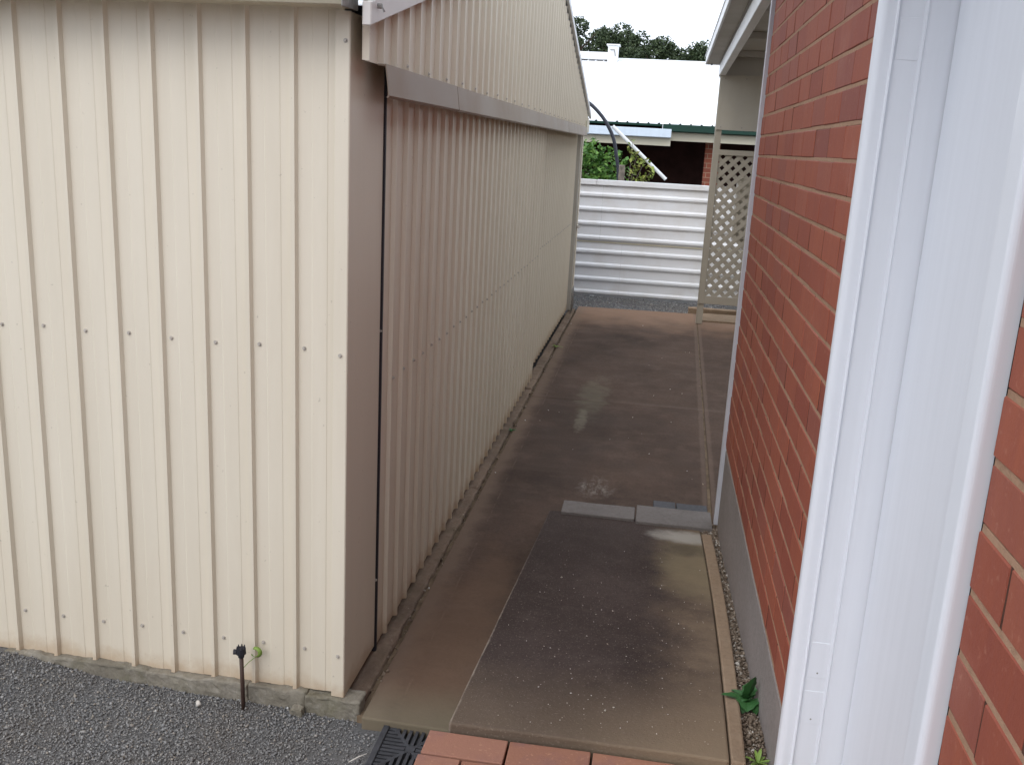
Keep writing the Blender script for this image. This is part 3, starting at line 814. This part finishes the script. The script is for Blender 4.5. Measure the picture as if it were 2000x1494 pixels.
for sgn, ya, yb in ((1, LY - .014, LY - .006), (-1, LY - .0055, LY + .0025)):
    k = -40
    while k < 60:
        c = .6 + k * .117; w = .0305          # line x - sgn*z = c ; half width measured along x
        z0_, z1_ = Z0 - 1, Z1 + 1
        base = [(c - w + sgn * z0_, z0_), (c + w + sgn * z0_, z0_), (c + w + sgn * z1_, z1_), (c - w + sgn * z1_, z1_)]
        p = clip(base, X0 + .012, X1 - .012, Z0 + .012, Z1 - .012)
        if len(p) >= 3:
            area = abs(sum(p[i][0] * p[(i + 1) % len(p)][1] - p[(i + 1) % len(p)][0] * p[i][1] for i in range(len(p)))) / 2
            if area > .0012:
                b = B(); b.prism_y(p, ya, yb); b.build('slat', 'lattice', lat)
        k += 1
# beige box behind the lattice
cab = thing('beige_cabinet', (1.2, 11.1, .95), 'beige metal box fixed behind the right side of the lattice', 'cabinet')
B().box(.865, 1.55, 10.95, 11.22, .955, 1.66).build('body', 'cream', cab, .01)
B().box(.89, 1.525, 10.94, 10.9495, .98, 1.635).build('door', 'cream', cab, .004)
B().box(1.50, 1.62, 11.0, 11.2, 1.0, 1.1).build('bracket', 'rod', cab)
# sill strip at the path end
rough_block('concrete_edging', 'rim', None, .48, 1.6, 11.53, 11.64, -.05, .085, .004, .03, 12, .008, seed=80, label='tan concrete edging strip on gravel below the lattice', category='edging')

# ------------------------------------------------------------------ grey blocks at the foot of the ramp
blocks = [(-.347, .022, 4.50, 4.665, .108, 'block', 'pale grey concrete block at ramp foot, nearer the shed'),
          (.031, .408, 4.47, 4.695, .112, 'block', 'pale grey concrete block at ramp foot, beside the corner post'),
          (.118, .232, 4.705, 4.85, .088, 'block_dark', 'small dark grey block behind the pale pair, left one'),
          (.238, .398, 4.700, 4.845, .088, 'block_dark', 'longer dark grey block behind the pale pair, near the corner post')]
for i, (x0, x1, y0, y1, zt, mt, lb) in enumerate(blocks):
    o = rough_block('concrete_block', mt, None, x0, x1, y0, y1, .03, zt, .0014, .03, 16, .004, seed=90 + i, label=lb, category='block', group='concrete blocks at the ramp foot')

# ------------------------------------------------------------------ drain grate
GX, GY, GZ = -.628, 2.588, .006
gr = thing('drain_grate', (GX, GY, GZ), 'black plastic drain grate beside the brick paving', 'drain')
hx, hy = .116, .142; fr = .021
fb = B(); fb.box(GX - hx, GX - hx + fr, GY - hy, GY + hy, GZ - .05, GZ + .008); fb.build('frame_side', 'plastic', gr, .003)
fb = B(); fb.box(GX + hx - fr, GX + hx, GY - hy, GY + hy, GZ - .05, GZ + .008); fb.build('frame_side', 'plastic', gr, .003)
fb = B(); fb.box(GX - hx + fr + .0005, GX + hx - fr - .0005, GY + hy - fr, GY + hy, GZ - .05, GZ + .008); fb.build('frame_side', 'plastic', gr, .003)
fb = B(); fb.box(GX - hx + fr + .0005, GX + hx - fr - .0005, GY - hy, GY - hy + fr, GZ - .05, GZ + .008); fb.build('frame_side', 'plastic', gr, .003)
B().box(GX - hx + .004, GX + hx - .004, GY - hy + .004, GY + hy - .004, GZ - .06, GZ - .045).build('sump', 'void', gr)
ix, iy = hx - fr - .001, hy - fr - .001
# diagonal ribs and parallel bars in each of the four quarters
for sx in (-1, 1):
    for sy in (-1, 1):
        b = B(); L = math.hypot(ix, iy); ux, uy = sx * ix / L, sy * iy / L; nx_, ny_ = -uy * .0055, ux * .0055
        p0 = (GX + ux * .012, GY + uy * .012); p1 = (GX + sx * ix, GY + sy * iy)
        b.prism_z([(p0[0] - nx_, p0[1] - ny_), (p1[0] - nx_, p1[1] - ny_), (p1[0] + nx_, p1[1] + ny_), (p0[0] + nx_, p0[1] + ny_)], GZ - .018, GZ + .0035)
        b.build('rib', 'plastic', gr)
b = B(); b.prism_z([(GX + .016 * math.cos(t * math.pi / 6), GY + .019 * math.sin(t * math.pi / 6)) for t in range(12)], GZ - .02, GZ + .0042); b.build('hub', 'plastic', gr)
for sy in (-1, 1):
    for k in range(-4, 5):
        x = GX + k * .0205 + .0102 * 0
        y_in = iy * abs(x - GX) / ix
        if abs(x - GX) > ix - .006: continue
        y0_, y1_ = GY + sy * max(y_in, .02), GY + sy * iy
        if abs(y1_ - y0_) > .012: B().box(x - .0052, x + .0052, min(y0_, y1_), max(y0_, y1_), GZ - .016, GZ + .003).build('bar', 'plastic', gr)
for sx in (-1, 1):
    for k in range(-6, 7):
        y = GY + k * .0185
        x_in = ix * abs(y - GY) / iy
        if abs(y - GY) > iy - .006: continue
        x0_, x1_ = GX + sx * max(x_in, .018), GX + sx * ix
        if abs(x1_ - x0_) > .012: B().box(min(x0_, x1_), max(x0_, x1_), y - .0058, y + .0058, GZ - .016, GZ + .003).build('bar', 'plastic', gr)
# twig and a bit of white litter by the drain
b = B(); b.tube([(-.80, 2.49, .004), (-.775, 2.51, .012), (-.755, 2.535, .010)], [.0016, .0022, .001], 6); b.build('twig', 'grit', None, label='short pale twig on gravel beside the drain grate', category='twig')

# ------------------------------------------------------------------ sprinkler riser and weeds
st = thing('sprinkler_riser', (-1.236, 2.69, 0), 'thin brown riser with black sprinkler head before the shed wall', 'sprinkler')
b = B(); b.tube([(-1.232, 2.685, -.02), (-1.235, 2.687, .1), (-1.239, 2.69, .198)], .0072, 10); b.build('stem', 'rust', st, smooth=True)
b = B(); b.tube([(-1.239, 2.69, .193), (-1.239, 2.69, .203), (-1.239, 2.69, .206), (-1.239, 2.69, .226)], [.010, .011, .0165, .0155], 12)
hd = b.build('head', 'black', st)
b = B()
for k in range(7):
    t = k / 7 * 2 * math.pi; c = Vector((-1.239 + .0125 * math.cos(t), 2.69 + .0125 * math.sin(t), .226)); b.tube([c, c + Vector((0, 0, .009))], [.003, .0012], 5)
b.build('crown_teeth', 'black', hd)
b = B(); b.tube([(-1.262, 2.682, .214), (-1.252, 2.684, .214)], .009, 8); b.build('nozzle', 'black', hd)
lf = thing('seedling', (-1.20, 2.72, .02), 'tiny yellow-green curled leaf beside the sprinkler head', 'seedling')
v = []; f = []
for k in range(13):
    t = -2.6 + k / 12 * 4.6; w = .009 * math.sin((k + .6) / 13.2 * math.pi) + .002
    for s in (-1, 1): v.append((-1.203 + (.017 + s * w * .5) * math.cos(t), 2.722 + s * .005, .197 + (.017 + s * w * .5) * math.sin(t)))
for k in range(12): f.append((2 * k, 2 * k + 1, 2 * k + 3, 2 * k + 2))
me = mesh('curled_leaf', v, f, 'leaf_grass', True); o = obj('curled_leaf', me); so = o.modifiers.new('t', 'SOLIDIFY'); so.thickness = .001; put(o, lf)
b = B(); b.tube([(-1.235, 2.695, .15), (-1.222, 2.71, .165), (-1.203, 2.722, .180)], .0013, 5); b.build('stalk', 'leaf_grass', lf)

def leaf_blade(b, base, d, L, w, droop=.3, n=6, cup=.12, lobe=0):
    base = Vector(base); d = Vector(d).normalized(); side = d.cross(Vector((0, 0, 1)))
    if side.length < .1: side = Vector((1, 0, 0))
    side.normalize(); up = side.cross(d)
    v = []; 
    for i in range(n + 1):
        t = i / n; ww = w * (math.sin(math.pi * min(1, t * .93 + .07)) ** .8) * (1 + (lobe * (.5 - (i % 2)) if 0 < i < n else 0)) * .5
        c = base + d * L * t - Vector((0, 0, 1)) * droop * L * t * t
        v += [c - side * ww + up * cup * ww, c, c + side * ww + up * cup * ww]
    f = []
    for i in range(n): f += [(3 * i, 3 * i + 1, 3 * i + 4, 3 * i + 3), (3 * i + 1, 3 * i + 2, 3 * i + 5, 3 * i + 4)]
    b.add(v, f)
wd = thing('broadleaf_weed', (.405, 2.68, strip_z(2.68)), 'dark green broad-leaved weed between ramp and plinth', 'weed')
wb = (.404, 2.68, strip_z(2.68) - .004)
for (d, L, w, dr_) in [((-.05, -.55, .35), .085, .07, .5), ((.12, -.15, .9), .105, .05, .1), ((-.85, -.05, .25), .085, .030, .15), ((-.55, .6, .25), .07, .028, .3), ((-.3, -.4, .5), .065, .045, .5), ((.2, -.5, .3), .075, .055, .6), ((.15, .45, .6), .075, .045, .3), ((-.1, .1, .8), .06, .04, .3), ((.3, -.75, .45), .07, .062, .5), ((-.25, -.8, .3), .06, .05, .6), ((.1, -.3, .7), .055, .05, .4)]:
    b = B(); leaf_blade(b, (wb[0], wb[1], wb[2] + .02), d, L, w, dr_, 7, .25, .22); b.build('leaf', 'leaf_weed', wd)
b = B(); b.tube([wb, (wb[0], wb[1], wb[2] + .03)], .003, 6); b.build('stem', 'leaf_weed', wd)
def tuft(name, p, n, L, w, mat, label, seed):
    random.seed(seed); t = thing(name, p, label, 'weed')
    for _ in range(n):
        b = B(); a = random.uniform(0, 6.28); e = random.uniform(.5, 1.6)
        leaf_blade(b, p, (math.cos(a), math.sin(a), e), L * random.uniform(.6, 1.2), w * random.uniform(.7, 1.2), .4, 5, .2); b.build('leaf', mat, t)
tuft('grass_tuft', (.405, 2.36, strip_z(2.36)), 12, .06, .009, 'leaf_grass', 'yellow-green grass tuft in pebbles at the doorway corner', 5)
tuft('small_weed', (.425, 2.30, strip_z(2.3)), 5, .05, .022, 'leaf_weed', 'small dark weed against the plinth beside the white jamb', 6)
tuft('crack_weed', (-.842, 8.85, .03), 7, .085, .02, 'leaf_grass', 'bright green sprig growing from the far kerb joint', 7)
tuft('crack_weed', (-.838, 6.05, .02), 8, .05, .015, 'leaf_weed', 'low dark green weed in the kerb joint below the near door', 8)
for i, (p, r, lb) in enumerate([((.402, 2.97, strip_z(2.97) + .004), .011, 'white pebble lying in the strip beside the plinth'), ((-1.38, 2.655, .022), .012, 'white pebble on gravel below the shed wall')]):
    o = stones('white_pebble', 'grit', np.array([p]), np.array([r]), label=lb, category='pebble')
b = B(); leaf_blade(b, (-.365, 3.22, .036), (.15, .3, .02), .03, .016, 0, 5, .3); b.build('dry_leaf', 'grit', None, label='small pale dry leaf on path beside the ramp edge', category='leaf')

# ------------------------------------------------------------------ white fence behind
FY = 12.45
fen = thing('white_fence', (0, FY, 0), 'white metal fence of horizontal ribbed sheets across the path end', 'fence')
ribs = [1.310, 1.128, .946, .764, .586, .408, .230, .055]
def fence_sheet(x0, x1, za, zb, off):
    pr = [(za, 0.)]
    for rzv in sorted(ribs):
        if za - .01 < rzv < zb + .02:
            pr += [(rzv - .040, 0), (rzv - .024, .016), (rzv - .012, .024), (rzv + .012, .024), (rzv + .022, .016), (rzv + .034, 0)]
    pr = [(z, d) for z, d in pr if za <= z <= zb] + [(zb, 0.)]
    v = []
    for z, d in pr: v += [(x0, FY - d - off, z), (x1, FY - d - off, z)]
    f = [(2 * i, 2 * i + 1, 2 * i + 3, 2 * i + 2) for i in range(len(pr) - 1)]
    o = obj('sheet', mesh('sheet', v, f, 'fence')); so = o.modifiers.new('thickness', 'SOLIDIFY'); so.thickness = .0012; put(o, fen)
fence_sheet(-4.5, -.70, .722, 1.46, .004); fence_sheet(-.699, 4.0, .722, 1.46, .002)
fence_sheet(-4.5, -.405, .020, .735, -.002); fence_sheet(-.404, 4.0, .020, .735, -.004)
def capr(x0, x1, dz): 
    b = B(); b.box(x0, x1, FY - .034, FY + .03, 1.437 + dz, 1.503 + dz); b.build('top_rail', 'fence', fen, .005)
capr(-4.5, -.79, -.002); capr(-.786, 4.0, 0)
for x in (-2.9, -.75, 1.7, 3.9): B().box(x - .025, x + .025, FY + .006, FY + .056, -.1, 1.436).build('post', 'whitemetal', fen, .003)
B().box(-4.5, 4, FY - .006, FY + .012, .704, .7205).build('mid_rail', 'cream_light', fen)

# ------------------------------------------------------------------ things behind the fence
b = B(); pts = []
ctrl = [(-.53, 13.2, 0), (-.535, 13.2, .8), (-.55, 13.2, 1.5), (-.60, 13.2, 1.80), (-.655, 13.2, 2.02), (-.745, 13.2, 2.19), (-.87, 13.2, 2.345), (-1.06, 13.2, 2.49), (-1.35, 13.2, 2.56), (-1.7, 13.2, 2.5)]
for i in range(len(ctrl) - 1):
    p0, p1, p2, p3 = [Vector(ctrl[max(0, min(len(ctrl) - 1, i + k))]) for k in (-1, 0, 1, 2)]
    for s in range(5):
        t = s / 5; pts.append(.5 * ((2 * p1) + (p2 - p0) * t + (2 * p0 - 5 * p1 + 4 * p2 - p3) * t * t + (3 * p1 - p0 - 3 * p2 + p3) * t ** 3))
b.tube(pts, .024, 10); b.build('hoop_pipe', 'pipe', None, smooth=True, label='black poly pipe bent in a hoop behind the fence', category='pipe')
b = B(); b.tube([(-.69, 13.42, 2.19), (.085, 13.36, 1.525)], .024, 10); b.build('white_pole', 'whitemetal', None, label='white pole leaning diagonally above the fence', category='pole')
rough_block('timber_post', 'timber', None, -.545, -.465, 12.98, 13.06, 0, 1.69, .006, .08, 10, .008, seed=110, label='grey weathered timber post just behind the hoop pipe', category='post')
def cloud(cs, n):
    cs = np.array(cs, float); w = np.prod(cs[:, 3:6], axis=1) ** .7; idx = rng.choice(len(cs), n, p=w / w.sum())
    d = rng.normal(0, 1, (n, 3)); d /= np.linalg.norm(d, axis=1)[:, None]; r = rng.uniform(.35, 1, n) ** .5
    return cs[idx, :3] + d * r[:, None] * cs[idx, 3:6]
sh = thing('green_shrub', (-1.0, 14.0, 0), 'bright green leafy shrub behind the fence beside the shed', 'shrub')
b = B()
for k in range(7):
    a = k * .9; b.tube([(-1.0, 14, 0), (-1.0 + .15 * math.cos(a), 14 + .15 * math.sin(a), .7), (-1.0 + .42 * math.cos(a), 14 + .35 * math.sin(a), 1.55)], [.03, .02, .008], 6)
b.build('stems', 'bark', sh)
leaves('foliage', 'leaf_shrub', cloud([(-1.0, 14, 1.35, .48, .4, .5), (-.72, 13.9, 1.55, .3, .3, .38), (-1.2, 14, 1.6, .4, .35, .4), (-.85, 13.8, 1.0, .5, .35, .6), (-.98, 13.8, 1.82, .22, .2, .2)], 2600), .040, .5, .25, sh)
vn = thing('yellow_vine', (-.38, 13.3, 0), 'sparse yellow-green vine shoots beside the timber post', 'vine')
b = B()
for e in [(-.40, 13.3, 2.0), (-.22, 13.3, 1.75), (-.12, 13.3, 1.62), (-.3, 13.28, 1.55), (-.33, 13.3, 1.85)]:
    b.tube([(-.42, 13.3, 0), (-.42, 13.3, 1.2), ((e[0] - .42) / 2, 13.3, (1.25 + e[2]) / 2), e], [.008, .006, .004, .002], 5)
b.build('stems', 'timber', vn)
leaves('foliage', 'leaf_vine', cloud([(-.40, 13.3, 1.92, .07, .06, .12), (-.33, 13.3, 1.75, .08, .06, .12), (-.20, 13.3, 1.72, .07, .05, .08), (-.12, 13.3, 1.60, .05, .05, .09), (-.32, 13.3, 1.55, .12, .06, .12), (-.22, 13.3, 1.52, .10, .06, .08)], 130), .034, .4, .2, vn)

# neighbouring house
nh = thing('neighbour_house', (2, 19, 0), 'neighbouring house with wide white metal roof and green gutter', 'house')
EY, EZ, RY, RZ = 18.0, 2.37, 25.0, 4.03
pr = []; x = -9.0
while x < 9.0: pr += [(x, 0), (x + .14, 0), (x + .155, .022), (x + .175, .022)]; x += .19
v = []
for u, d in pr: v += [(u, EY - .02, EZ + d), (u, RY, RZ + d)]
o = obj('roof', mesh('roof', v, [(2 * i, 2 * i + 2, 2 * i + 3, 2 * i + 1) for i in range(len(pr) - 1)], 'roof')); so = o.modifiers.new('thickness', 'SOLIDIFY'); so.thickness = .002; put(o, nh); nroof = o
b = B(); b.hexa([(-9, RY, RZ - .01), (9, RY, RZ - .01), (9, 32, EZ), (-9, 32, EZ)], [(-9, RY, RZ + .015), (9, RY, RZ + .015), (9, 32, EZ + .02), (-9, 32, EZ + .02)]); b.build('rear_roof', 'roof', nh)
b = B(); b.prism_x([(RY - .22, RZ - .075), (RY - .22, RZ - .012), (RY, RZ + .05), (RY + .2, RZ - .0), (RY + .2, RZ - .06)], -1.38, 9); b.build('ridge_cap', 'whitemetal', nh)
b = B(); b.box(-6, -1.42, RY - .3, RY + .3, RZ - .03, RZ + .15); b.build('ridge_vent', 'whitemetal', nh, .02)
b = B(); b.box(-1.52, -1.27, RY - .42, RY - .1, RZ - .12, RZ + .30); fl = b.build('flue_box', 'whitemetal', nh, .012)
b = B(); b.box(-1.56, -1.23, RY - .46, RY - .06, RZ + .301, RZ + .33); b.build('cap', 'whitemetal', fl, .006)
b = B(); b.tube([(-1.46, RY - .43, RZ + .2), (-1.36, RY - .45, RZ + .2), (-1.33, RY - .45, RZ + .05)], .012, 6); b.build('wire', 'rod', fl)
b = B(); b.prism_x([(17.86, 2.37), (17.84, 2.25), (17.9, 2.235), (17.98, 2.235), (17.98, 2.37)], -.02, 9); b.build('green_gutter', 'green_gutter', nh, .004)
b = B(); b.box(-.03, -.0205, 17.85, 17.97, 2.24, 2.375); b.build('gutter_end', 'whitemetal', nh)
b = B(); b.box(.125, 9, 17.985, 18.02, 2.085, 2.34); b.build('fascia', 'cream_light', nh, .003)
b = B(); b.box(-9, -.0305, 17.86, 17.98, 2.325, 2.365); b.build('thin_gutter', 'green_gutter', nh, .004)
b = B(); b.prism_x([(17.45, 2.275), (17.44, 2.13), (17.5, 2.12), (17.7, 2.12), (17.7, 2.275)], -9, .135); b.build('pergola_gutter', 'blue_gutter', nh, .008)
b = B(); b.box(-9, .135, 17.56, 17.68, 1.985, 2.119); b.build('pergola_beam', 'cream_light', nh, .004)
b = B(); b.box(-9, .13, 17.70, 20.9, 2.12, 2.16); b.build('pergola_roof', 'soffit', nh)
B().box(.79, 1.06, 18.4, 18.65, 0, 2.2).build('front_wall', 'far_brick', nh)
B().box(-9, 9, 21, 21.3, 0, 2.6).build('back_wall', 'shaded_wall', nh)  # deep verandah shade painted into wall and ceiling colour
B().box(-9, 9, 18.05, 31.5, 2.2, 2.3).build('ceiling', 'shaded_wall', nh)
B().box(-9, -8.7, 18.05, 31.5, 0, 2.19).build('side_wall', 'far_brick', nh)
B().box(8.7, 9, 18.66, 31.5, 0, 2.19).build('side_wall', 'far_brick', nh)

# ------------------------------------------------------------------ trees beyond the roof
def tree(x, y, h, w, seed, label):
    random.seed(seed)
    t = thing('pine_tree', (x, y, 0), label, 'tree', 'dark trees beyond the neighbouring roof')
    b = B(); b.tube([(x, y, 0), (x + .1, y, h * .4), (x + .15, y, h * .85)], [.25, .18, .06], 8)
    for k in range(9):
        a = k * 2.4; z = h * (.3 + .06 * k)
        b.tube([(x + .1, y, z), (x + w * .5 * math.cos(a), y + w * .5 * math.sin(a), z + h * .12)], [.07, .02], 5)
    b.build('trunk', 'bark', t)
    cs = []
    for k in range(46):
        a = random.uniform(0, 6.28); zz = random.uniform(.40, .97); rr = w * (1 - .72 * ((zz - .40) / .57) ** 2.2) * random.uniform(.2, .95)
        sz = random.uniform(.35, .7)
        cs.append((x + rr * math.cos(a), y + rr * math.sin(a), h * zz - .25, sz, sz, sz * random.uniform(.55, .9)))
    leaves('crown', 'leaf_pine', cloud(cs, 9000), .085, .15, .25, t)
tr = [(-7.4, 58, 9.9, 2.5), (-5.5, 60, 9.6, 2.3), (-4.3, 62, 9.2, 2.1), (-3.3, 57, 8.75, 2.0), (-2.1, 60, 8.85, 2.0), (-.9, 58, 8.45, 2.0), (.15, 63, 8.55, 2.1), (.95, 62, 8.35, 2.0), (1.75, 59, 8.35, 1.9), (2.9, 60, 8.45, 1.9), (4.7, 61, 8.6, 2.0)]
where = ['leftmost dark tree behind the shed roof edge', 'tallest dark tree crown showing beside the shed gable', 'dark tree crown left of the white flue box', 'dark tree crown just above the white flue box', 'rounded dark tree crown right of the white flue box', 'dark tree crown above the middle of the white roof',
         'low dark tree crown just left of the dip in the tree line', 'lowest dark tree crown at the dip in the tree line', 'dark tree crown just left of the verandah roof edge', 'dark tree crown meeting the verandah roof edge', 'dark tree hidden mostly behind the verandah roof']
for i, (a, lb) in enumerate(zip(tr, where)): tree(*a, 200 + i, lb)
